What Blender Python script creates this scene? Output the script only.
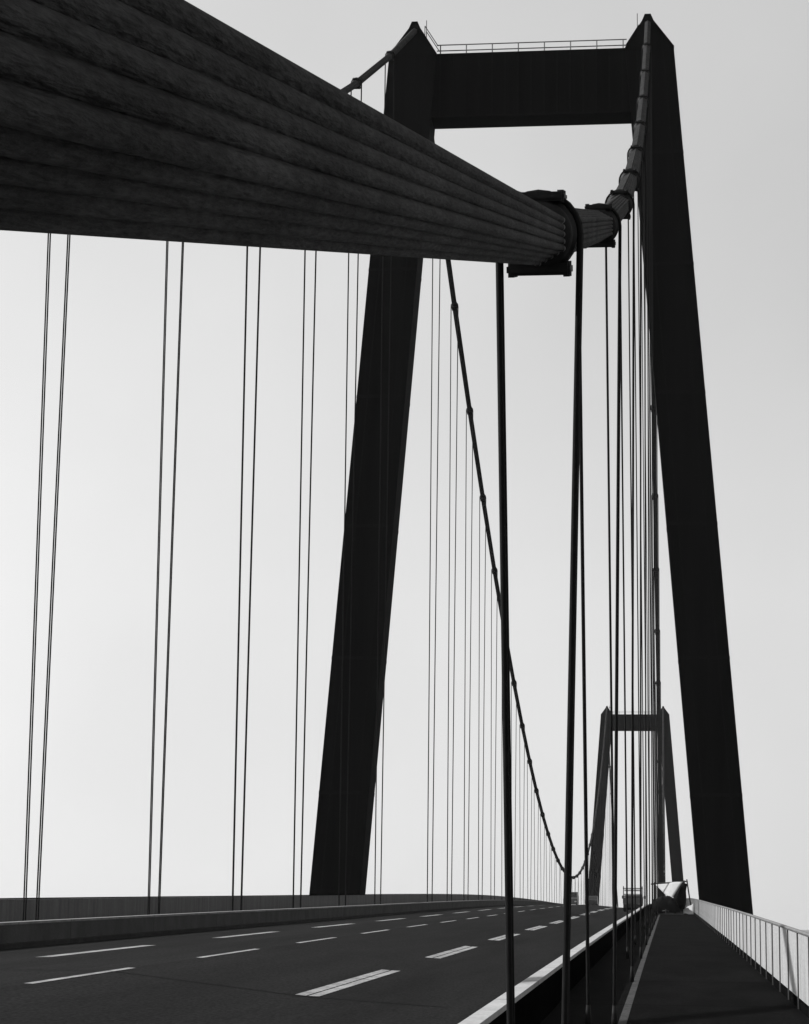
import bpy, bmesh, math, random
from mathutils import Vector, Matrix
random.seed(7)
for o in list(bpy.data.objects): bpy.data.objects.remove(o)
S = bpy.context.scene
COL = S.collection

# ------------------------------------------------------------------ camera
F_PX, YAW, PITCH, ROLL = 2248.92, 0.117035, 0.179505, 0.012868
cam_d = bpy.data.cameras.new('camera'); cam = bpy.data.objects.new('camera', cam_d); COL.objects.link(cam)
cam_d.sensor_fit = 'HORIZONTAL'; cam_d.sensor_width = 36; cam_d.lens = F_PX / 809 * 36
cam_d.clip_start = 0.05; cam_d.clip_end = 40000
Fv = Vector((-math.sin(YAW)*math.cos(PITCH), math.cos(YAW)*math.cos(PITCH), math.sin(PITCH)))
Rv = Vector((math.cos(YAW), math.sin(YAW), 0)); Uv = Rv.cross(Fv)
R2 = Rv*math.cos(ROLL) + Uv*math.sin(ROLL); U2 = -Rv*math.sin(ROLL) + Uv*math.cos(ROLL)
M = Matrix((R2, U2, -Fv)).transposed()
cam.matrix_world = M.to_4x4()
S.camera = cam

# ------------------------------------------------------------------ light
SUN_EL, SUN_AZ = math.radians(33.5), math.radians(-94)      # azimuth from +Y (along the bridge) towards +X
W = bpy.data.worlds.new('World'); S.world = W; W.use_nodes = True
nt = W.node_tree; nt.nodes.clear()
tc = nt.nodes.new('ShaderNodeTexCoord'); sp = nt.nodes.new('ShaderNodeSeparateXYZ'); mx = nt.nodes.new('ShaderNodeMath')
mx.operation = 'MAXIMUM'; mx.inputs[1].default_value = 0.14
cb = nt.nodes.new('ShaderNodeCombineXYZ'); sky = nt.nodes.new('ShaderNodeTexSky'); sky.sky_type = 'NISHITA'
sky.sun_disc = False; sky.sun_elevation = SUN_EL; sky.sun_rotation = SUN_AZ
sky.air_density = 1.0; sky.dust_density = 1.0; sky.ozone_density = 1.0
bw = nt.nodes.new('ShaderNodeRGBToBW'); bg = nt.nodes.new('ShaderNodeBackground'); wo = nt.nodes.new('ShaderNodeOutputWorld')
bg.inputs['Strength'].default_value = 0.13
veil = nt.nodes.new('ShaderNodeMix'); veil.data_type = 'FLOAT'; veil.inputs[0].default_value = 0.6
# thin bright cloud over the whole sky, brighter towards the sun
vd = nt.nodes.new('ShaderNodeVectorMath'); vd.operation = 'DOT_PRODUCT'; vd.inputs[1].default_value = (math.sin(SUN_AZ), math.cos(SUN_AZ), 0)
vm = nt.nodes.new('ShaderNodeMapRange'); vm.inputs['From Min'].default_value = -1; vm.inputs['From Max'].default_value = 1
vm.inputs['To Min'].default_value = 1.75; vm.inputs['To Max'].default_value = 7.3; vm.interpolation_type = 'SMOOTHSTEP'
L = nt.links.new
L(tc.outputs['Generated'], sp.inputs[0]); L(sp.outputs['X'], cb.inputs['X']); L(sp.outputs['Y'], cb.inputs['Y'])
L(sp.outputs['Z'], mx.inputs[0]); L(mx.outputs[0], cb.inputs['Z']); L(cb.outputs[0], sky.inputs['Vector'])
L(sky.outputs[0], bw.inputs[0]); L(tc.outputs['Generated'], vd.inputs[0]); L(vd.outputs['Value'], vm.inputs['Value']); 
vz = nt.nodes.new('ShaderNodeMapRange'); vz.interpolation_type = 'SMOOTHSTEP'; vz.inputs['From Min'].default_value = .42; vz.inputs['From Max'].default_value = .9
vz.inputs['To Min'].default_value = 1; vz.inputs['To Max'].default_value = .3; L(sp.outputs['Z'], vz.inputs['Value'])      # the veil thins towards the zenith
vq = nt.nodes.new('ShaderNodeMath'); vq.operation = 'MULTIPLY'; L(vm.outputs[0], vq.inputs[0]); L(vz.outputs[0], vq.inputs[1]); 
sn = nt.nodes.new('ShaderNodeTexNoise'); sn.inputs['Scale'].default_value = 5.0; sn.inputs['Detail'].default_value = 4; L(tc.outputs['Generated'], sn.inputs['Vector'])
sr = nt.nodes.new('ShaderNodeMapRange'); sr.inputs['From Min'].default_value = .3; sr.inputs['From Max'].default_value = .7; sr.inputs['To Min'].default_value = .93; sr.inputs['To Max'].default_value = 1.07
L(sn.outputs['Fac'], sr.inputs['Value'])                 # soft uneven cloud
vc = nt.nodes.new('ShaderNodeMath'); vc.operation = 'MULTIPLY'; L(vq.outputs[0], vc.inputs[0]); L(sr.outputs[0], vc.inputs[1]); L(vc.outputs[0], veil.inputs[3])
L(bw.outputs[0], veil.inputs[2]); L(veil.outputs[0], bg.inputs['Color']); L(bg.outputs[0], wo.inputs[0])
sun_d = bpy.data.lights.new('sun', 'SUN'); sun_d.energy = 4.4; sun_d.angle = math.radians(0.5); sun_d.color = (1, 1, 1)
sun = bpy.data.objects.new('sun', sun_d); COL.objects.link(sun)
sdir = Vector((math.sin(SUN_AZ)*math.cos(SUN_EL), math.cos(SUN_AZ)*math.cos(SUN_EL), math.sin(SUN_EL)))
sun.rotation_euler = sdir.to_track_quat('Z', 'Y').to_euler()
S.view_settings.view_transform = 'Standard'; S.view_settings.look = 'None'
S.view_settings.exposure = 0.45; S.view_settings.gamma = 1.0; S.view_settings.use_curve_mapping = False

# ------------------------------------------------------------------ materials (all grey: the place is seen in black and white)
def mat(name, v, rough=0.7, spec=0.3, scale=3.0, amount=0.3, bump=0.0, bscale=30.0, stretch=(1,1,1), metal=0.0, fine=0.0, seams=None, fstretch=None, rot=0):
    m = bpy.data.materials.new(name); m.use_nodes = True; n = m.node_tree; n.nodes.clear(); l = n.links.new
    out = n.nodes.new('ShaderNodeOutputMaterial'); b = n.nodes.new('ShaderNodeBsdfPrincipled'); l(b.outputs[0], out.inputs[0])
    b.inputs['Roughness'].default_value = rough; b.inputs['Specular IOR Level'].default_value = spec; b.inputs['Metallic'].default_value = metal
    t = n.nodes.new('ShaderNodeTexCoord'); mp = n.nodes.new('ShaderNodeMapping'); mp.inputs['Scale'].default_value = stretch
    src = t.outputs['Object']
    if rot:        # turn the grain along the cable's slope
        vr = n.nodes.new('ShaderNodeVectorRotate'); vr.rotation_type = 'X_AXIS'; vr.inputs['Angle'].default_value = rot; l(src, vr.inputs['Vector']); src = vr.outputs[0]
    l(src, mp.inputs[0])
    nz = n.nodes.new('ShaderNodeTexNoise'); nz.inputs['Scale'].default_value = scale; nz.inputs['Detail'].default_value = 6; nz.inputs['Roughness'].default_value = .65
    l(mp.outputs[0], nz.inputs['Vector'])
    mr = n.nodes.new('ShaderNodeMapRange'); mr.inputs['From Min'].default_value = .3; mr.inputs['From Max'].default_value = .7
    mr.inputs['To Min'].default_value = v*(1-amount); mr.inputs['To Max'].default_value = v*(1+amount)
    l(nz.outputs['Fac'], mr.inputs['Value']); val = mr.outputs[0]
    if fine:
        n2 = n.nodes.new('ShaderNodeTexNoise'); n2.inputs['Scale'].default_value = bscale; n2.inputs['Detail'].default_value = 3
        m3 = n.nodes.new('ShaderNodeMapping'); m3.inputs['Scale'].default_value = fstretch or (1, 1, 1)
        l(src, m3.inputs[0]); l(m3.outputs[0], n2.inputs['Vector'])
        r2 = n.nodes.new('ShaderNodeMapRange'); r2.inputs['From Min'].default_value = .3; r2.inputs['From Max'].default_value = .7
        r2.inputs['To Min'].default_value = 1-fine; r2.inputs['To Max'].default_value = 1+fine
        l(n2.outputs['Fac'], r2.inputs['Value'])
        mu = n.nodes.new('ShaderNodeMath'); mu.operation = 'MULTIPLY'; l(val, mu.inputs[0]); l(r2.outputs[0], mu.inputs[1]); val = mu.outputs[0]
    if seams:      # (axis, period, width, factor): a joint line repeated along one axis
        ax, per, wid, fac = seams
        s = n.nodes.new('ShaderNodeSeparateXYZ'); l(t.outputs['Object'], s.inputs[0])
        md = n.nodes.new('ShaderNodeMath'); md.operation = 'FLOORED_MODULO'; md.inputs[1].default_value = per; l(s.outputs[ax], md.inputs[0])
        lt = n.nodes.new('ShaderNodeMath'); lt.operation = 'LESS_THAN'; lt.inputs[1].default_value = wid; l(md.outputs[0], lt.inputs[0])
        m2 = n.nodes.new('ShaderNodeMapRange'); m2.inputs['To Min'].default_value = 1; m2.inputs['To Max'].default_value = fac; l(lt.outputs[0], m2.inputs['Value'])
        mu = n.nodes.new('ShaderNodeMath'); mu.operation = 'MULTIPLY'; l(val, mu.inputs[0]); l(m2.outputs[0], mu.inputs[1]); val = mu.outputs[0]
    cc = n.nodes.new('ShaderNodeCombineColor'); 
    for i in range(3): l(val, cc.inputs[i])
    l(cc.outputs[0], b.inputs['Base Color'])
    if bump:
        nb = n.nodes.new('ShaderNodeTexNoise'); nb.inputs['Scale'].default_value = bscale; nb.inputs['Detail'].default_value = 4
        m4 = n.nodes.new('ShaderNodeMapping'); m4.inputs['Scale'].default_value = fstretch or (1, 1, 1); l(src, m4.inputs[0]); l(m4.outputs[0], nb.inputs['Vector'])
        bp = n.nodes.new('ShaderNodeBump'); bp.inputs['Strength'].default_value = bump; bp.inputs['Distance'].default_value = .02
        l(nb.outputs['Fac'], bp.inputs['Height']); l(bp.outputs[0], b.inputs['Normal'])
    return m

MT = dict(
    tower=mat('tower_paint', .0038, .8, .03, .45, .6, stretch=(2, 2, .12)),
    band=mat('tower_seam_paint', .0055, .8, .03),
    cable=mat('cable_paint', .031, .8, .08, 4, .65, .7, 95, stretch=(1, .3, 1), fine=.45, fstretch=(1, .12, 1), rot=-.275),
    seal=mat('cable_seal_paint', .11, .7, .2, 12, .4),
    clamp=mat('clamp_cast_steel', .012, .6, .15, 6, .4, .2, 40),
    rope=mat('suspender_rope', .008, .7, .06, 8, .3),
    socket=mat('socket_steel', .012, .6, .1, 8, .3),
    asphalt=mat('road_asphalt', .0135, .95, .02, .8, .3, .35, 22, stretch=(1, .05, 1), fine=.45, fstretch=(1, .35, 1)),
    path=mat('footpath_asphalt', .0046, .95, .01, .9, .5, .5, 16, stretch=(1, .25, 1), fine=.6, seams=('Y', 9.0, .22, .45)),
    paint=mat('road_paint', .27, .8, .1, 1.6, .4, 0, 22, fine=.45),
    edge=mat('footpath_line', .045, .9, .1, 2.0, .5, 0, 18, fine=.5, seams=('Y', 9.0, .09, .3)),
    cap=mat('barrier_coping', .36, .8, .2, 1.5, .22, .1, 25, fine=.15, seams=('Y', 5.0, .05, .35)),
    capd=mat('weathered_coping', .2, .85, .2, 1.5, .3, .1, 25, fine=.15, seams=('Y', 5.0, .05, .35)),
    conc=mat('barrier_concrete', .06, .85, .2, 1.0, .3, .2, 20, fine=.2, seams=('Y', 10.0, .06, .5)),
    steel=mat('dark_barrier_steel', .004, .9, .0, 1.0, .4),
    tar=mat('tar_seam', .006, .9, .03, 3, .4),
    kerb=mat('kerb_stone', .03, .9, .1, 2.0, .3, .1, 20),
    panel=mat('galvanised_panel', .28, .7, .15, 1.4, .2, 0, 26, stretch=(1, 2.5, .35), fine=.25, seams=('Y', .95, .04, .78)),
    paneld=mat('streaked_panel_shade_tone', .10, .7, .3, 1.6, .45, 0, 10, stretch=(1, 2.5, .2), fine=.12),  # streaky panel; shade of the side turned from the sun is in its darker tone
    rail=mat('handrail_galvanised', .12, .5, .4, 2, .25),
    post=mat('railing_post_paint', .12, .6, .3, 4, .3),
    girder=mat('girder_paint', .05, .6, .3, .5, .3),
    land=mat('meadow_land', .16, .95, .1, .004, .35),
    water=mat('river_water', .06, .12, .5, .02, .2, .15, .4),
    tarp=mat('white_tarpaulin', .36, .8, .2, 3, .12),
    darktarp=mat('dark_tarpaulin', .006, .85, .03, 3, .5),
    tyre=mat('tyre_rubber', .015, .9, .1),
    bodyd=mat('dark_car_paint', .03, .35, .5), bodyg=mat('grey_van_paint', .05, .35, .5), bodyw=mat('white_cab_paint', .4, .4, .5),
    glass=mat('vehicle_glass', .02, .08, .6), lamp=mat('lamp_lens', .12, .25, .5), tube=mat('scaffold_tube', .03, .5, .4), wood=mat('grey_timber', .04, .8, .2, 4, .3),
)

# ------------------------------------------------------------------ helpers
def obj(name, bm, m, parent=None, smooth=False, loc=None):
    me = bpy.data.meshes.new(name); bmesh.ops.recalc_face_normals(bm, faces=bm.faces)
    if smooth:
        for f in bm.faces: f.smooth = True
    bm.to_mesh(me); bm.free()
    if m: me.materials.append(m)
    o = bpy.data.objects.new(name, me); COL.objects.link(o)
    if parent: o.parent = parent
    if loc is not None: o.location = loc
    return o
def tag(o, label=None, cat=None, group=None, kind=None):
    for k, v in (('label', label), ('category', cat), ('group', group), ('kind', kind)):
        if v: o[k] = v
    return o
def empty(name, loc, rz=0):
    o = bpy.data.objects.new(name, None); o.empty_display_size = .3; COL.objects.link(o); o.location = loc; o.rotation_euler = (0, 0, rz); return o
def box(bm, x0, x1, y0, y1, z0, z1, bev=0):
    r = bmesh.ops.create_cube(bm, size=1)
    vs = r['verts']
    for v in vs: v.co = Vector((x0 if v.co.x < 0 else x1, y0 if v.co.y < 0 else y1, z0 if v.co.z < 0 else z1))
    if bev:
        es = list({e for v in vs for e in v.link_edges})
        bmesh.ops.bevel(bm, geom=es, offset=bev, segments=2, affect='EDGES', clamp_overlap=True)
def tube(bm, pts, r, n=8, cap=True):
    pts = [Vector(p) for p in pts]; rings = []; up = None
    for i, p in enumerate(pts):
        d = (pts[min(i+1, len(pts)-1)] - pts[max(i-1, 0)]).normalized()
        if up is None: up = Vector((0, 1, 0)) if abs(d.y) < .9 else Vector((1, 0, 0))
        a = (up - d*up.dot(d))
        if a.length < 1e-4: a = Vector((1, 0, 0)) - d*d.x
        a.normalize(); up = a; b = d.cross(a)
        rr = r[i] if isinstance(r, (list, tuple)) else r
        rings.append([bm.verts.new(p + (a*math.cos(2*math.pi*k/n) + b*math.sin(2*math.pi*k/n))*rr) for k in range(n)])
    for A, B in zip(rings, rings[1:]):
        for k in range(n): bm.faces.new((A[k], A[(k+1) % n], B[(k+1) % n], B[k]))
    if cap: bm.faces.new(rings[0]); bm.faces.new(rings[-1])
def hexa(bm, A, B):     # solid between two quads
    a = [bm.verts.new(p) for p in A]; b = [bm.verts.new(p) for p in B]
    bm.faces.new(a); bm.faces.new(b)
    for k in range(4): bm.faces.new((a[k], a[(k+1) % 4], b[(k+1) % 4], b[k]))
def prism(bm, poly, axis, t0, t1):    # extrude a 2-D outline
    def P(u, v, t): return (t, u, v) if axis == 'x' else (u, t, v)
    a = [bm.verts.new(P(u, v, t0)) for u, v in poly]; b = [bm.verts.new(P(u, v, t1)) for u, v in poly]; n = len(poly)
    bm.faces.new(a); bm.faces.new(b)
    for k in range(n): bm.faces.new((a[k], a[(k+1) % n], b[(k+1) % n], b[k]))

# ------------------------------------------------------------------ the bridge's measures
XR, XL = -0.87, -16.85                 # planes of the two main cables
XC = (XR + XL)/2
T1, T2 = 147.0, 647.0                 # the two pylons
MID = (T1 + T2)/2
Y0, Y1 = -14.0, 800.0
def sm(t): t = min(max(t, 0), 1); return t*t*(3-2*t)
def dk(y):                            # height of the deck relative to the eye
    m = min(y, 2*MID - y)
    return -1.86 + 2.2e-5*(397**2 - (m-397)**2) + .4*sm((m-90)/180)
CROWN = [(-16.6, .16), (-15.9, .18), (-12.27, .32), (-8.86, .40), (-5.45, .13), (-1.62, 0)]
def crown(x):
    for (xa, ha), (xb, hb) in zip(CROWN, CROWN[1:]):
        if xa <= x <= xb: return ha + (hb-ha)*(x-xa)/(xb-xa)
    return 0
def ys_range(a, b):
    ys = [a]
    while ys[-1] < b: ys.append(min(b, ys[-1] + (2.5 if ys[-1] < 150 else 6)))
    return ys
HT = 61.2
def zsmooth(y):
    if y <= T1: return .317 + .2776*y + .000921*y*y
    if y <= T2: return 7.75 + (zsmooth(T1) - 7.75)*((y-MID)/250)**2
    return zsmooth(T1 + T2 - y)
def yk(k):                            # hanger positions along the bridge
    return T1 + (k-10)*14.618 if k <= 10 else (T1 + (k-10)*500/34 if k <= 44 else T2 + (k-44)*14.618)
NODES = [yk(k) for k in range(-2, 57)]
def zcable(y):                        # straight from clamp to clamp
    for a, b in zip(NODES, NODES[1:]):
        if a <= y <= b: return zsmooth(a) + (zsmooth(b)-zsmooth(a))*(y-a)/(b-a)
    return zsmooth(y)
def sweep(name, prof, a, b, m, parent=None, closed=True):
    bm = bmesh.new(); rings = []
    for y in ys_range(a, b): rings.append([bm.verts.new((x, y, dk(y)+h)) for x, h in prof])
    n = len(prof)
    for A, B in zip(rings, rings[1:]):
        for k in range(n if closed else n-1): bm.faces.new((A[k], A[(k+1) % n], B[(k+1) % n], B[k]))
    if closed: bm.faces.new(rings[0]); bm.faces.new(rings[-1])
    return obj(name, bm, m, parent)

# ------------------------------------------------------------------ ground, river, deck
GZ = -24.0
bm = bmesh.new(); vs = [bm.verts.new(p) for p in ((-8500, -5000, GZ), (8500, -5000, GZ), (8500, 12500, GZ), (-8500, 12500, GZ))]; bm.faces.new(vs)
tag(obj('ground', bm, MT['land']), kind='structure')
bm = bmesh.new(); vs = [bm.verts.new(p) for p in ((-8400, 170, GZ+.4), (8400, 170, GZ+.4), (8400, 520, GZ+.4), (-8400, 520, GZ+.4))]; bm.faces.new(vs)
tag(obj('river', bm, MT['water']), kind='structure')

tag(sweep('bridge_deck', [(-20.35, -.3), (-19.9, -.012), (1.99, -.012), (2.4, -.3), (2.4, -.6), (-.5, -2.2), (-2.5, -3.2), (-15.5, -3.2), (-17.5, -2.2), (-20.35, -.6)], Y0, Y1, MT['girder']), kind='structure')
road = tag(sweep('road', CROWN, Y0, Y1, MT['asphalt'], closed=False), kind='structure')
for x0, x1 in ((-1.708, 1.98), (-19.66, -16.24)):
    p = tag(sweep('footpath', [(x0, .004), (x1, .004)], Y0, Y1, MT['path'], closed=False), kind='structure')
    if x0 > -5: sweep('edge_line', [(-.68, .009), (-.565, .009)], Y0, Y1, MT['edge'], p, closed=False)
def dash(x, w, a, ln, split=False):
    bm = bmesh.new()
    strips = [(x-w/2, x-.018), (x+.018, x+w/2)] if split else [(x-w/2, x+w/2)]
    for s0, s1 in strips:
        yy = [a + ln*i/4 for i in range(5)]
        rows = [(bm.verts.new((s0, y, dk(y)+crown(s0)+.006)), bm.verts.new((s1, y, dk(y)+crown(s1)+.006))) for y in yy]
        for A, B in zip(rows, rows[1:]): bm.faces.new((A[0], A[1], B[1], B[0]))
    obj('lane_dash', bm, MT['paint'], road)
y = 34.5 - 18.6
while y < 560: dash(-5.45, .37, y, 10.6, True); y += 18.6
y = 31.2 - 11.65
while y < 420: dash(-8.86, .13, y, 6.2); y += 11.65
y = 44.2
while y < 560: dash(-12.27, .34, y, 9.3); y += 17.5

for pts in ([(-15.6, 39.2), (-12.27, 37.6), (-8.86, 35.9), (-5.45, 34.3), (-3.2, 33.4)], [(-12.2, 52.2), (-8.86, 51.4), (-5.45, 50.6), (-2.3, 50.2)]):
    bm = bmesh.new(); rows = [(bm.verts.new((x, y-.04, dk(y-.04)+crown(x)+.005)), bm.verts.new((x, y+.04, dk(y+.04)+crown(x)+.005))) for x, y in pts]
    for A, B in zip(rows, rows[1:]): bm.faces.new((A[0], A[1], B[1], B[0]))
    obj('tar_seam', bm, MT['tar'], road)
# barriers: body, coping, kerb
def barrier(label, xa, xb, h0, h1, body, cap, kerb):
    t = empty('road_barrier', (0, 0, 0)); tag(t, label, 'barrier', 'barriers along the road')
    sweep('barrier_wall', [(xa, h0-.008), (xb, h0-.008), (xb, h1-.063), (xa, h1-.063)], Y0, Y1, body, t)
    sweep('coping', [(xa-.02, h1-.06), (xb+.02, h1-.06), (xb+.02, h1), (xa-.02, h1)], Y0, Y1, cap, t)
    x0, x1 = kerb
    sweep('kerb', [(x0, h0-.06), (x1, h0-.06), (x1, h0+.14), (x0, h0+.14)], Y0, Y1, MT['kerb'], t)
barrier('low dark barrier with bright white coping between the road and the near footpath', -1.86, -1.71, 0, .60, MT['steel'], MT['cap'], (-1.98, -1.862))
barrier('long grey concrete barrier with kerb along the far left side of the road', -16.22, -15.95, .16, .80, MT['conc'], MT['capd'], (-15.948, -15.75))

# railings
def railing(label, x, side, pm, per=2.85, up=0):
    t = empty('railing', (0, 0, 0)); tag(t, label, 'railing', 'railings along the outer edges of the bridge')
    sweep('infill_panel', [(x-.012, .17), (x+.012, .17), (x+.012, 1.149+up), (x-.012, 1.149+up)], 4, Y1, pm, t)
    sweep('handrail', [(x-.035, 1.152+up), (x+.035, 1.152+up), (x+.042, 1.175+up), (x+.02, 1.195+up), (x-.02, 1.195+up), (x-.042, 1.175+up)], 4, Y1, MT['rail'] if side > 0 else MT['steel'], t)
    if side > 0: sweep('edge_upstand', [(x-.012, -.012), (x+.03, -.012), (x+.03, .13), (x-.012, .13)], 4, Y1, MT['steel'], t)
    y = 7.2; n = 0; far = bmesh.new(); proto = None
    xi = x - .033 if side > 0 else x - .032
    while y < Y1:
        z = dk(y)
        if n < 100:
            if proto is None:
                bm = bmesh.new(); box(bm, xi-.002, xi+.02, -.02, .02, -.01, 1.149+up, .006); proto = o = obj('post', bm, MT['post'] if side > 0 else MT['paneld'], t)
            else:
                o = proto.copy(); COL.objects.link(o); o.parent = t
            o.location = (0, y, z)
        else: box(far, xi-.002, xi+.02, y-.02, y+.02, z-.01, z+1.149+up)
        n += 1; y += per
    tag(obj('post', far, MT['post'], t), kind='stuff')
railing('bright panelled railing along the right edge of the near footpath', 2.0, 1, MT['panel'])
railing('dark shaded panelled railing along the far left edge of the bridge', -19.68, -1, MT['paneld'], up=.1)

# ------------------------------------------------------------------ pylons
def pylon(yc, label):
    t = empty('pylon', (XC, yc, 0)); tag(t, label, 'pylon', 'portal pylons of the bridge')
    D = 1.4                                                  # half depth
    def half(z): return 12.52 - (z-1.2)*(12.52-8.12)/57.0    # the legs lean inwards
    W_ = 1.64; ZS = 58.5
    for s in (-1, 1):
        def q(z, w, d): c = s*half(z); return [(c-w, -d, z), (c+w, -d, z), (c+w, d, z), (c-w, d, z)]
        bm = bmesh.new(); zs = [-25, 10, 22, 34, 46, ZS]
        for a, b in zip(zs, zs[1:]): hexa(bm, q(a, W_, D), q(b, W_, D))
        bmesh.ops.remove_doubles(bm, verts=bm.verts, dist=.001)
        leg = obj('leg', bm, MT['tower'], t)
        for zb in (8, 16.8, 25.6, 34.4, 43.2, 51.0):
            bm = bmesh.new(); hexa(bm, q(zb, W_+.012, D+.012), q(zb+.22, W_+.012, D+.012)); obj('splice_band', bm, MT['band'], leg)
        for k in (-.55, .55):                                # vertical plate seams
            bm = bmesh.new()
            for a, b in zip(zs, zs[1:]):
                A = [(s*half(a)+k*W_-.05, -D-.006, a), (s*half(a)+k*W_+.05, -D-.006, a), (s*half(a)+k*W_+.05, -D+.02, a), (s*half(a)+k*W_-.05, -D+.02, a)]
                B = [(s*half(b)+k*W_-.05, -D-.006, b), (s*half(b)+k*W_+.05, -D-.006, b), (s*half(b)+k*W_+.05, -D+.02, b), (s*half(b)+k*W_-.05, -D+.02, b)]
                hexa(bm, A, B)
            obj('plate_seam', bm, MT['band'], leg)
        # gabled saddle housing on top
        c = s*half(ZS); cx = (XR - XC)*s
        bm = bmesh.new(); prism(bm, [(c-W_-.02, ZS), (c+W_+.02, ZS), (c+W_+.02, ZS+.12), (cx+.40, 60.5), (cx+.2, 60.98), (cx-.2, 60.98), (cx-.40, 60.5), (c-W_-.02, ZS+.12)], 'y', -D-.02, D+.02)
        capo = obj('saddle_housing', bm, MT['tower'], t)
        bm = bmesh.new(); ax = cx - s*.72; tube(bm, [(ax, -.4, 59.5), (ax, -.4, 61.45)], .025, 6); obj('lightning_rod', bm, MT['band'], capo)
        bm = bmesh.new()
        for dy in ((-.5, .5) if s < 0 else (.5,)):
            tube(bm, [(cx-s*.62, dy, 61.0), (c-s*(W_+.02), dy, ZS+1.0)], .03, 6); tube(bm, [(cx-s*.62, dy, 60.2), (cx-s*.62, dy, 61.0)], .03, 6)
        obj('stair_rail', bm, MT['band'], capo)
    # cross-beam
    xb = half(55.5)-W_-.0
    bm = bmesh.new()
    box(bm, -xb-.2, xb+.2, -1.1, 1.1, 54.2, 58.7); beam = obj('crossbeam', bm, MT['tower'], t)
    bm = bmesh.new(); box(bm, -xb-.25, xb+.25, -1.14, 1.14, 54.08, 54.198); obj('bottom_flange', bm, MT['band'], beam)
    for i in range(15):
        xx = -xb + 2*xb*(i+.5)/15
        bm = bmesh.new(); box(bm, xx-.05, xx+.05, -1.16, -1.09, 54.21, 58.6); obj('stiffener', bm, MT['band'], beam)
    bm = bmesh.new(); xr = xb - .15
    for z in (59.62, 59.2): tube(bm, [(-xr, -.35, z), (xr, -.35, z)], .04, 6)
    rail = obj('guard_rail', bm, MT['post'], t)
    for i in range(8):
        xx = -xr + .25 + (2*xr-.5)*i/7; bm = bmesh.new(); tube(bm, [(xx, -.35, 58.69), (xx, -.35, 59.63)], .045, 6); obj('rail_post', bm, MT['post'], rail)
pylon(T1, 'tall dark portal pylon in the foreground, its beam near the top of the photo')
pylon(T2, 'small distant portal pylon at the far end of the road, paler in the haze')

# ------------------------------------------------------------------ main cables: hexagonal bundles of strands
SD = .0485
def hex_outline(n):
    cs = []
    for k in range(6):
        a0 = math.radians(60*k + HEXROT); a1 = math.radians(60*k + 60 + HEXROT)
        for i in range(4):
            t = i/4; cs.append((4*SD*(math.cos(a0)*(1-t)+math.cos(a1)*t), 4*SD*(math.sin(a0)*(1-t)+math.sin(a1)*t)))
    out = []
    for j in range(n):
        th = 2*math.pi*j/n + math.radians(HEXROT); d = (math.cos(th), math.sin(th)); best = 0
        for c in cs:
            pr = c[0]*d[0]+c[1]*d[1]; perp = abs(-c[0]*d[1]+c[1]*d[0])
            if perp < SD/2: best = max(best, pr + math.sqrt(SD*SD/4-perp*perp))
        best = max(best, 4*SD*.866/max(math.cos((th-math.radians(HEXROT+30)+math.pi/6) % (math.pi/3) - math.pi/6), .5)+.001)
        out.append((best*d[0], best*d[1]))
    return out
HEXROT = 30
OUT = hex_outline(240)
def frame(y):
    g = (zcable(y+.05)-zcable(y-.05))/.1; T = Vector((0, 1, g)).normalized(); return T, Vector((1, 0, 0)), Vector((0, -T.z, T.y))
def main_cable(x, label):
    bm = bmesh.new(); rings = []; ys = []; y = -7.0
    while y < 2*MID + 7: ys.append(y); y += .12 if y < 8 else (.5 if y < 60 else 4.0)
    ys = sorted([v for v in ys if abs(v-T1) > 1.0 and abs(v-T2) > 1.0] + [T1, T2] + [n_ for n_ in NODES if -7 < n_ < 2*MID+7 and abs(n_-T1) > 1 and abs(n_-T2) > 1])
    ys = [a for i_, a in enumerate(ys) if i_ == 0 or a - ys[i_-1] > 1e-4]
    for y in ys:
        T, B, N = frame(y); c = Vector((x, y, zcable(y)))
        rings.append([bm.verts.new(c + B*u + N*v) for u, v in OUT])
    n = len(OUT)
    for A, Bq in zip(rings, rings[1:]):
        for k in range(n): bm.faces.new((A[k], A[(k+1) % n], Bq[(k+1) % n], Bq[k]))
    bm.faces.new(rings[0]); bm.faces.new(rings[-1])
    o = obj('main_cable', bm, MT['cable'], smooth=True); o.data.set_sharp_from_angle(angle=math.radians(26))
    return tag(o, label, 'cable', 'main suspension cables')
NEARC = main_cable(XR, 'huge ridged main cable passing close overhead and climbing to the right tower leg')
main_cable(XL, 'thinner looking main cable on the far left side, dipping low at mid span')

# ------------------------------------------------------------------ suspenders: clamp + two looped ropes
def clamp_mesh():
    bm = bmesh.new()
    rings = []                                              # collar, rounded, with two rope grooves (axis along local Y)
    for y, r in ((-.25, .15), (-.25, .225), (-.22, .243), (-.17, .245), (-.15, .272), (-.055, .272), (-.04, .25), (.04, .25), (.055, .272), (.15, .272), (.17, .245), (.22, .243), (.25, .225), (.25, .15)):
        rings.append([bm.verts.new((r*math.cos(2*math.pi*k/36), y, r*math.sin(2*math.pi*k/36))) for k in range(36)])
    for A, B in zip(rings, rings[1:]):
        for k in range(36): bm.faces.new((A[k], A[(k+1) % 36], B[(k+1) % 36], B[k]))
    return bm
def flange_mesh(sg):
    bm = bmesh.new(); w = .225 if sg < 0 else .19
    z0, z1 = (-.285, -.20) if sg < 0 else (.235, .30)
    box(bm, -w, w, -.25, .25, min(z0, z1), max(z0, z1), .02)
    for sx in (-1, 1):
        for yy in (-.17, 0, .17):
            tube(bm, [(sx*(w-.03), yy, z0-.012), (sx*(w-.03), yy, z1+.012)], .026, 6)
    return bm
CL = FB = FT = None
ORD = 'first second third fourth fifth sixth seventh eighth ninth tenth eleventh twelfth thirteenth fourteenth fifteenth sixteenth seventeenth eighteenth nineteenth twentieth'.split()
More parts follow.
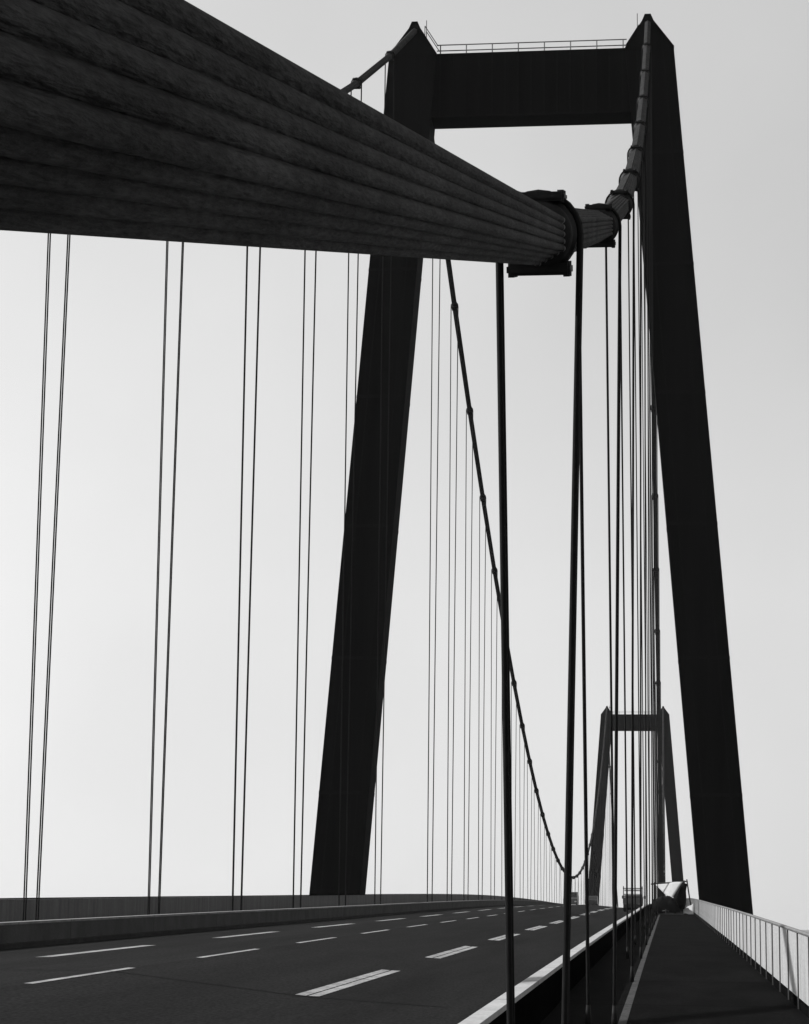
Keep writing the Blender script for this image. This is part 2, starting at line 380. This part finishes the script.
TENS = {2: 'twenty', 3: 'thirty'}
def ordn(n):
    if n <= 20: return ORD[n-1]
    return TENS[n//10] + ('ieth' if False else ('-' + ORD[n % 10 - 1] if n % 10 else '')) if n % 10 else 'thirtieth'
SOCK = None
def suspender(x, y, label, group, detail):
    global CL, FB, FT, SOCK
    zc = zcable(y); T, B, N = frame(y); zb = dk(y)
    t = empty('suspender', (x, y, zb)); tag(t, label, 'suspender', group)
    ang = math.atan2(T.z, T.y)
    if CL is None:
        CL = obj('cable_clamp', clamp_mesh(), MT['clamp'], t, True); c = CL
        FB = obj('clamp_flange', flange_mesh(-1), MT['clamp'], c); FT = obj('clamp_flange', flange_mesh(1), MT['clamp'], c)
    else:
        c = CL.copy(); COL.objects.link(c); c.parent = t
        for f in (FB, FT): g = f.copy(); COL.objects.link(g); g.parent = c
    c.location = (0, 0, zc-zb); c.rotation_euler = (ang, 0, 0)
    for dy in (-.1, .1):
        R = .289; h = zc - zb + dy*T.z/T.y; pts = [(-.17, dy, .0), (-.17, dy, .34)]
        pts.append((-R, dy, h))
        for k in range(1, 12):
            a = math.pi - math.pi*k/12; pts.append((R*math.cos(a), dy - R*math.sin(a)*T.z*.9, h + R*math.sin(a)))
        pts += [(R, dy, h), (.17, dy, .34), (.17, dy, .0)]
        bm = bmesh.new(); tube(bm, pts, .0212 if y < T1 else .027, 8 if detail else 5)
        rp = obj('rope', bm, MT['rope'], t, True)
        if detail:
            for sx in (-1, 1):
                if SOCK is None:
                    bm = bmesh.new(); tube(bm, [(0, 0, .0), (0, 0, .14), (0, 0, .18), (0, 0, .30)], [.04, .04, .036, .026], 10); SOCK = so = obj('socket', bm, MT['socket'], rp, True)
                else: so = SOCK.copy(); COL.objects.link(so); so.parent = rp
                so.location = (sx*.17, dy, 0)
for k in range(4, 10):
    suspender(XL, yk(k), 'suspender on the far left cable before the near pylon, %s from the left edge' % ordn(k-3), 'suspenders of the left cable', True)
for k in range(11, 44):
    suspender(XL, yk(k), 'suspender on the far left cable, %s beyond the near pylon' % ordn(k-10), 'suspenders of the left cable', k < 20)
for k in range(1, 10):
    suspender(XR, yk(k), 'suspender on the near right cable beside the footpath, %s from the viewer' % ordn(k), 'suspenders of the right cable', True)
for k in range(11, 44):
    suspender(XR, yk(k), 'suspender on the near right cable beside the footpath, %s beyond the near pylon' % ordn(k-10), 'suspenders of the right cable', k < 16)
for k in range(45, 50):
    suspender(XL, T2 + (k-44)*14.618, 'suspender on the left cable, %s behind the distant pylon' % ordn(k-44), 'suspenders of the left cable', False)

for k in (1, 2):                                          # pale sealing paint where the near clamps grip the cable
    y0 = yk(k); T, B, N = frame(y0); bm = bmesh.new(); rings = []
    for d in (-.40, -.255):
        c = Vector((XR, y0, zcable(y0))) + T*d; rings.append([bm.verts.new(c + B*u*1.012 + N*v*1.012) for u, v in OUT])
    for q in range(len(OUT)): bm.faces.new((rings[0][q], rings[0][(q+1) % len(OUT)], rings[1][(q+1) % len(OUT)], rings[1][q]))
    obj('sealing_band', bm, MT['seal'], NEARC, True)

# ------------------------------------------------------------------ vehicles
def wheel(parent, x, y, r, w):
    bm = bmesh.new(); tube(bm, [(-w/2, 0, 0), (-w/2+.03, 0, 0), (w/2-.03, 0, 0), (w/2, 0, 0)], [r-.04, r, r, r-.04], 20); o = obj('wheel', bm, MT['tyre'], parent, False, (x, y, r))
    bm = bmesh.new(); tube(bm, [(-w/2-.01, 0, 0), (w/2+.01, 0, 0)], r*.55, 14); obj('rim', bm, MT['rail'], o)
def truck(x, y):
    t = empty('flatbed_truck', (x, y, dk(y)+crown(x)+.001)); tag(t, 'small dark flatbed truck with a tall open rear rack, driving on the road', 'truck'); t.scale = (.87, .87, .87)
    b = bmesh.new(); box(b, -.8, .8, 0, 4.4, .48, .66, .02); obj('chassis', b, MT['tube'], t)
    b = bmesh.new(); box(b, -.5, .5, .55, .95, .2, .478, .04); obj('rear_axle', b, MT['tyre'], t)
    for sx in (-1, 1):
        b = bmesh.new(); box(b, sx*.72-.17, sx*.72+.17, .2, .23, .12, .66); obj('mudflap', b, MT['tyre'], t)
    b = bmesh.new(); prism(b, [(3.0, .6), (4.75, .6), (4.75, 1.15), (4.35, 1.22), (4.0, 1.68), (3.0, 1.7)], 'x', -.86, .86); cab = obj('cab', b, MT['bodyw'], t)
    b = bmesh.new(); box(b, -.72, .72, 2.96, 2.998, 1.2, 1.58, .01); obj('rear_window', b, MT['glass'], cab)
    b = bmesh.new(); hexa(b, [(-.74, 4.36, 1.27), (.74, 4.36, 1.27), (.74, 4.37, 1.29), (-.74, 4.37, 1.29)], [(-.72, 4.04, 1.64), (.72, 4.04, 1.64), (.72, 4.065, 1.65), (-.72, 4.065, 1.65)]); obj('windscreen', b, MT['glass'], cab)
    b = bmesh.new(); box(b, -.9, .9, -.05, 2.9, .67, .78, .01); obj('load_bed', b, MT['tube'], t)
    for sx in (-1, 1):
        b = bmesh.new(); box(b, sx*.9-.02, sx*.9+.02, -.05, 2.9, .785, 1.32, .008); obj('side_board', b, MT['bodyg'], t)
        b = bmesh.new(); box(b, sx*.86-.04, sx*.86+.04, -.02, .06, .785, 2.35, .01); obj('rack_post', b, MT['tube'], t)
        b = bmesh.new(); box(b, sx*.6-.16, sx*.6+.16, -.12, -.055, .68, .77, .01); obj('tail_lamp', b, MT['lamp'], t)
        b = bmesh.new(); box(b, sx*1.02-.07, sx*1.02+.07, 4.15, 4.22, 1.25, 1.55, .02); tube(b, [(sx*.86, 4.18, 1.35), (sx*1.0, 4.18, 1.35)], .015, 6); obj('wing_mirror', b, MT['tube'], cab)
        for yy in (.75, 3.9): wheel(t, sx*.72, yy, .36, .24)
    b = bmesh.new(); box(b, -.88, .88, -.09, -.051, .785, 1.3, .008); obj('tailgate', b, MT['bodyg'], t)
    b = bmesh.new(); box(b, -.92, .92, -.01, .05, 2.12, 2.2, .01); box(b, -1.0, 1.25, -.06, -.02, 1.36, 1.41); obj('rack_bar', b, MT['tube'], t)
    b = bmesh.new(); box(b, -.78, .78, -.03, .03, 1.9, 2.06, .01); obj('warning_board', b, MT['bodyw'], t)
    b = bmesh.new(); box(b, -.82, .82, -.2, -.13, .4, .52, .02); obj('bumper', b, MT['tube'], t)
truck(-2.78, 184)
def car(name, label, x, y, prof, w, glass_q, m, away, wr=.31, wy=(.8, 3.3)):
    t = empty(name, (x, y, dk(y)+crown(x)+.001), 0 if away else math.pi); tag(t, label, name.split('_')[-1])
    b = bmesh.new(); prism(b, prof, 'x', -w, w); bmesh.ops.bevel(b, geom=[e for e in b.edges], offset=.05, segments=2, affect='EDGES', clamp_overlap=True); body = obj('body', b, m, t, False)
    for (ya, za), (yb, zb) in glass_q:
        nm = 'rear_window' if ya < 2 else 'windscreen'; ny, nz = (za-zb), (yb-ya); l = math.hypot(ny, nz); ny, nz = ny/l*.012, nz/l*.012
        if ny*0+nz < 0: ny, nz = -ny, -nz
        b = bmesh.new(); hexa(b, [(-w+.13, ya, za), (w-.13, ya, za), (w-.2, yb, zb), (-w+.2, yb, zb)], [(-w+.13, ya+ny, za+nz), (w-.13, ya+ny, za+nz), (w-.2, yb+ny, zb+nz), (-w+.2, yb+ny, zb+nz)]); obj(nm, b, MT['glass'], body)
    zt = max(p[1] for p in prof)
    for sx in (-1, 1):
        b = bmesh.new(); ylo = min(p[0] for p in prof if p[1] > zt-.1); yhi = max(p[0] for p in prof if p[1] > zt-.1)
        box(b, sx*w-.012, sx*w+.012, ylo, yhi, zt-.5, zt-.12, .004); obj('side_window', b, MT['glass'], body)
        b = bmesh.new(); box(b, sx*(w-.22)-.14, sx*(w-.22)+.14, prof[0][0]-.02, prof[0][0]+.03, .68, .82, .01); obj('tail_lamp', b, MT['lamp'], t)
        ym = max(p[0] for p in prof); b = bmesh.new(); box(b, sx*(w-.24)-.15, sx*(w-.24)+.15, ym-.03, ym+.02, .6, .76, .01); obj('headlight', b, MT['bodyw'], t)
        for yy in wy: wheel(t, sx*(w-.13), yy, wr, .2)
sedan = [(0, .28), (0, .86), (.55, .93), (1.0, 1.40), (2.3, 1.43), (3.05, .95), (4.2, .82), (4.25, .28)]
car('dark_car', 'dark car with a light roof line at the crest, in front of the distant pylon', -10.6, 318, sedan, .86, [((.62, .98), (.97, 1.35)), ((3.0, .98), (2.36, 1.40))], MT['bodyd'], True)
vanp = [(0, .3), (0, 1.9), (.1, 2.02), (3.5, 2.0), (4.15, 1.22), (4.75, 1.05), (4.8, .3)]
car('grey_van', 'blunt grey van at the crest of the road, under the low point of the cable', -13.45, 322, vanp, .98, [((4.1, 1.28), (3.56, 1.93))], MT['bodyg'], False, .33, (.9, 3.8))

# ------------------------------------------------------------------ the work site on the footpath
WY = 170.0; wz = dk(WY) + .004
# dark covered hump
t = empty('covered_compressor', (-.15, WY, wz)); tag(t, 'dark tarpaulin-covered hump standing on the footpath below the white tarpaulin', 'work trailer')
bm = bmesh.new(); rows = []
NX, NY = 18, 14
for j in range(NY+1):
    r = []
    for i in range(NX+1):
        u, v = -1+2*i/NX, -1+2*j/NY
        h = max(0, (1-abs(u)**3.2))*max(0, (1-abs(v)**4)); z = .32 + .88*h**.7 + .05*math.sin(9*u+4*v)*h + .03*math.sin(17*u-11*v)
        r.append(bm.verts.new((u*1.0*(1+.05*math.sin(5*v)), v*1.3, z + .12*h)))
    rows.append(r)
for A, B in zip(rows, rows[1:]):
    for i in range(NX): bm.faces.new((A[i], A[i+1], B[i+1], B[i]))
low = [r for r in bmesh.ops.extrude_edge_only(bm, edges=[e for e in bm.edges if e.is_boundary])['geom'] if isinstance(r, bmesh.types.BMVert)]
for v in low: v.co.z = .16
obj('tarpaulin', bm, MT['darktarp'], t, True)
bm = bmesh.new(); box(bm, -.75, .75, -1.1, 1.1, .2, .31, .02); obj('chassis', bm, MT['tube'], t)
for sx in (-1, 1): wheel(t, sx*.7, -.1, .28, .16)
bm = bmesh.new(); tube(bm, [(-.3, -1.1, .25), (0, -1.9, .3), (.3, -1.1, .25)], .035, 8); tube(bm, [(0, -1.9, .02), (0, -1.9, .38)], .03, 8); obj('drawbar', bm, MT['tube'], t)
# dark cabinet behind it
t = empty('site_cabinet', (-.72, WY+2.1, dk(WY+2.1)+.004)); tag(t, 'dark site cabinet behind the covered hump, under the left end of the white tarpaulin', 'cabinet')
bm = bmesh.new(); box(bm, -.42, .42, -.3, .3, .08, 1.1, .03); obj('casing', bm, MT['darktarp'], t)
for sx in (-1, 1):
    bm = bmesh.new(); box(bm, sx*.2-.19, sx*.2+.19, -.325, -.302, .14, 1.04, .006); d = obj('door', bm, MT['tube'], t)
    bm = bmesh.new(); box(bm, sx*.05-.012, sx*.05+.012, -.35, -.326, .55, .7, .004); obj('handle', bm, MT['socket'], d)
bm = bmesh.new(); box(bm, -.36, .36, -.26, .26, 0, .079); obj('skid', bm, MT['tube'], t)
# timber on the ground before it
bm = bmesh.new(); box(bm, -.55, 1.2, WY-2.35, WY-2.13, dk(WY-2.2)+.005, dk(WY-2.2)+.11, .01)
tag(obj('timber_beam', bm, MT['wood']), 'pale timber lying across the footpath in front of the dark hump', 'timber')
# scaffold frame that carries the white tarpaulin
Y2 = WY + 1.8; z2 = dk(Y2) + .004
t = empty('scaffold_frame', (0, Y2, z2)); tag(t, 'dark scaffold frame with a leaning pole at the end of the footpath', 'scaffold')
for a, b in (((-1.0, 0, 0), (-1.0, 0, 2.35)), ((1.08, 0, 0), (1.25, 0, 2.52)), ((1.75, -.3, .3), (1.42, 0, 2.6)), ((-1.25, 0, 2.22), (1.5, 0, 2.46)), ((-.95, 0, .2), (-.1, 0, 1.3)), ((.55, 0, .6), (1.2, 0, 2.3))):
    bm = bmesh.new(); tube(bm, [a, b], .05, 8); obj('tube', bm, MT['tube'], t)
# rolled dark cover hung on the frame
bm = bmesh.new(); tube(bm, [(.85, Y2-.22, z2+.3), (.95, Y2-.22, z2+.8), (1.05, Y2-.2, z2+1.3), (1.12, Y2-.2, z2+1.8), (1.32, Y2-.2, z2+2.3)], [.34, .40, .36, .26, .16], 10)
tag(obj('rolled_cover', bm, MT['darktarp'], None, True), 'dark bundled cover hanging on the right of the scaffold frame', 'cover')
# white triangular tarpaulin
bm = bmesh.new(); N = 10; rows = []
A, B, Cc = Vector((-.95, Y2+.9, z2+2.25)), Vector((1.12, Y2-.85, z2+2.42)), Vector((.22, Y2-.7, z2+1.05))
for i in range(N+1):
    t_ = i/N; l = A.lerp(Cc, t_); r = B.lerp(Cc, t_); n = max(1, N-i)
    rows.append([bm.verts.new(l.lerp(r, j/n if n else 0) + Vector((0, .07*math.sin(6*j/n+3*t_) * (1-t_), .02*math.sin(11*j/n)))) for j in range(n+1)] if i < N else [bm.verts.new(Cc)])
for a, b in zip(rows, rows[1:]):
    for j in range(len(a)-1):
        if j < len(b): bm.faces.new((a[j], a[j+1], b[j]))
        if j+1 < len(b): bm.faces.new((a[j+1], b[j+1], b[j]))
o = obj('tarpaulin', bm, MT['tarp'], None, True); s_ = o.modifiers.new('thick', 'SOLIDIFY'); s_.thickness = .012
tag(o, 'white tarpaulin stretched to a downward triangle on the scaffold frame', 'tarpaulin')
# crumpled white sheet leaning on the railing
bm = bmesh.new(); rows = []
for j in range(9):
    r = []
    for i in range(9):
        u, v = i/8, j/8; r.append(bm.verts.new((1.12+.75*u, WY-.6+1.5*v, wz + .05 + (.28+.55*u)*v + .04*math.sin(7*v+5*u) + .03*math.sin(9*u+3*v))))
    rows.append(r)
for A, B in zip(rows, rows[1:]):
    for i in range(8): bm.faces.new((A[i], A[i+1], B[i+1], B[i]))
o = obj('plastic_sheet', bm, MT['tarp'], None, True); s_ = o.modifiers.new('thick', 'SOLIDIFY'); s_.thickness = .012
tag(o, 'crumpled white sheet leaning against the foot of the railing', 'sheet')

# ------------------------------------------------------------------ haze
bm = bmesh.new(); box(bm, -8800, 8800, -5200, 12800, GZ-1.0, 66)
hz = obj('haze', bm, None); m = bpy.data.materials.new('haze_air'); m.use_nodes = True; n = m.node_tree; n.nodes.clear()
out = n.nodes.new('ShaderNodeOutputMaterial'); pv = n.nodes.new('ShaderNodeVolumePrincipled'); n.links.new(pv.outputs[0], out.inputs['Volume'])
pv.inputs['Color'].default_value = (.9, .9, .9, 1); pv.inputs['Density'].default_value = 4.0e-5; pv.inputs['Anisotropy'].default_value = 0.2
hz.data.materials.append(m); tag(hz, kind='stuff')
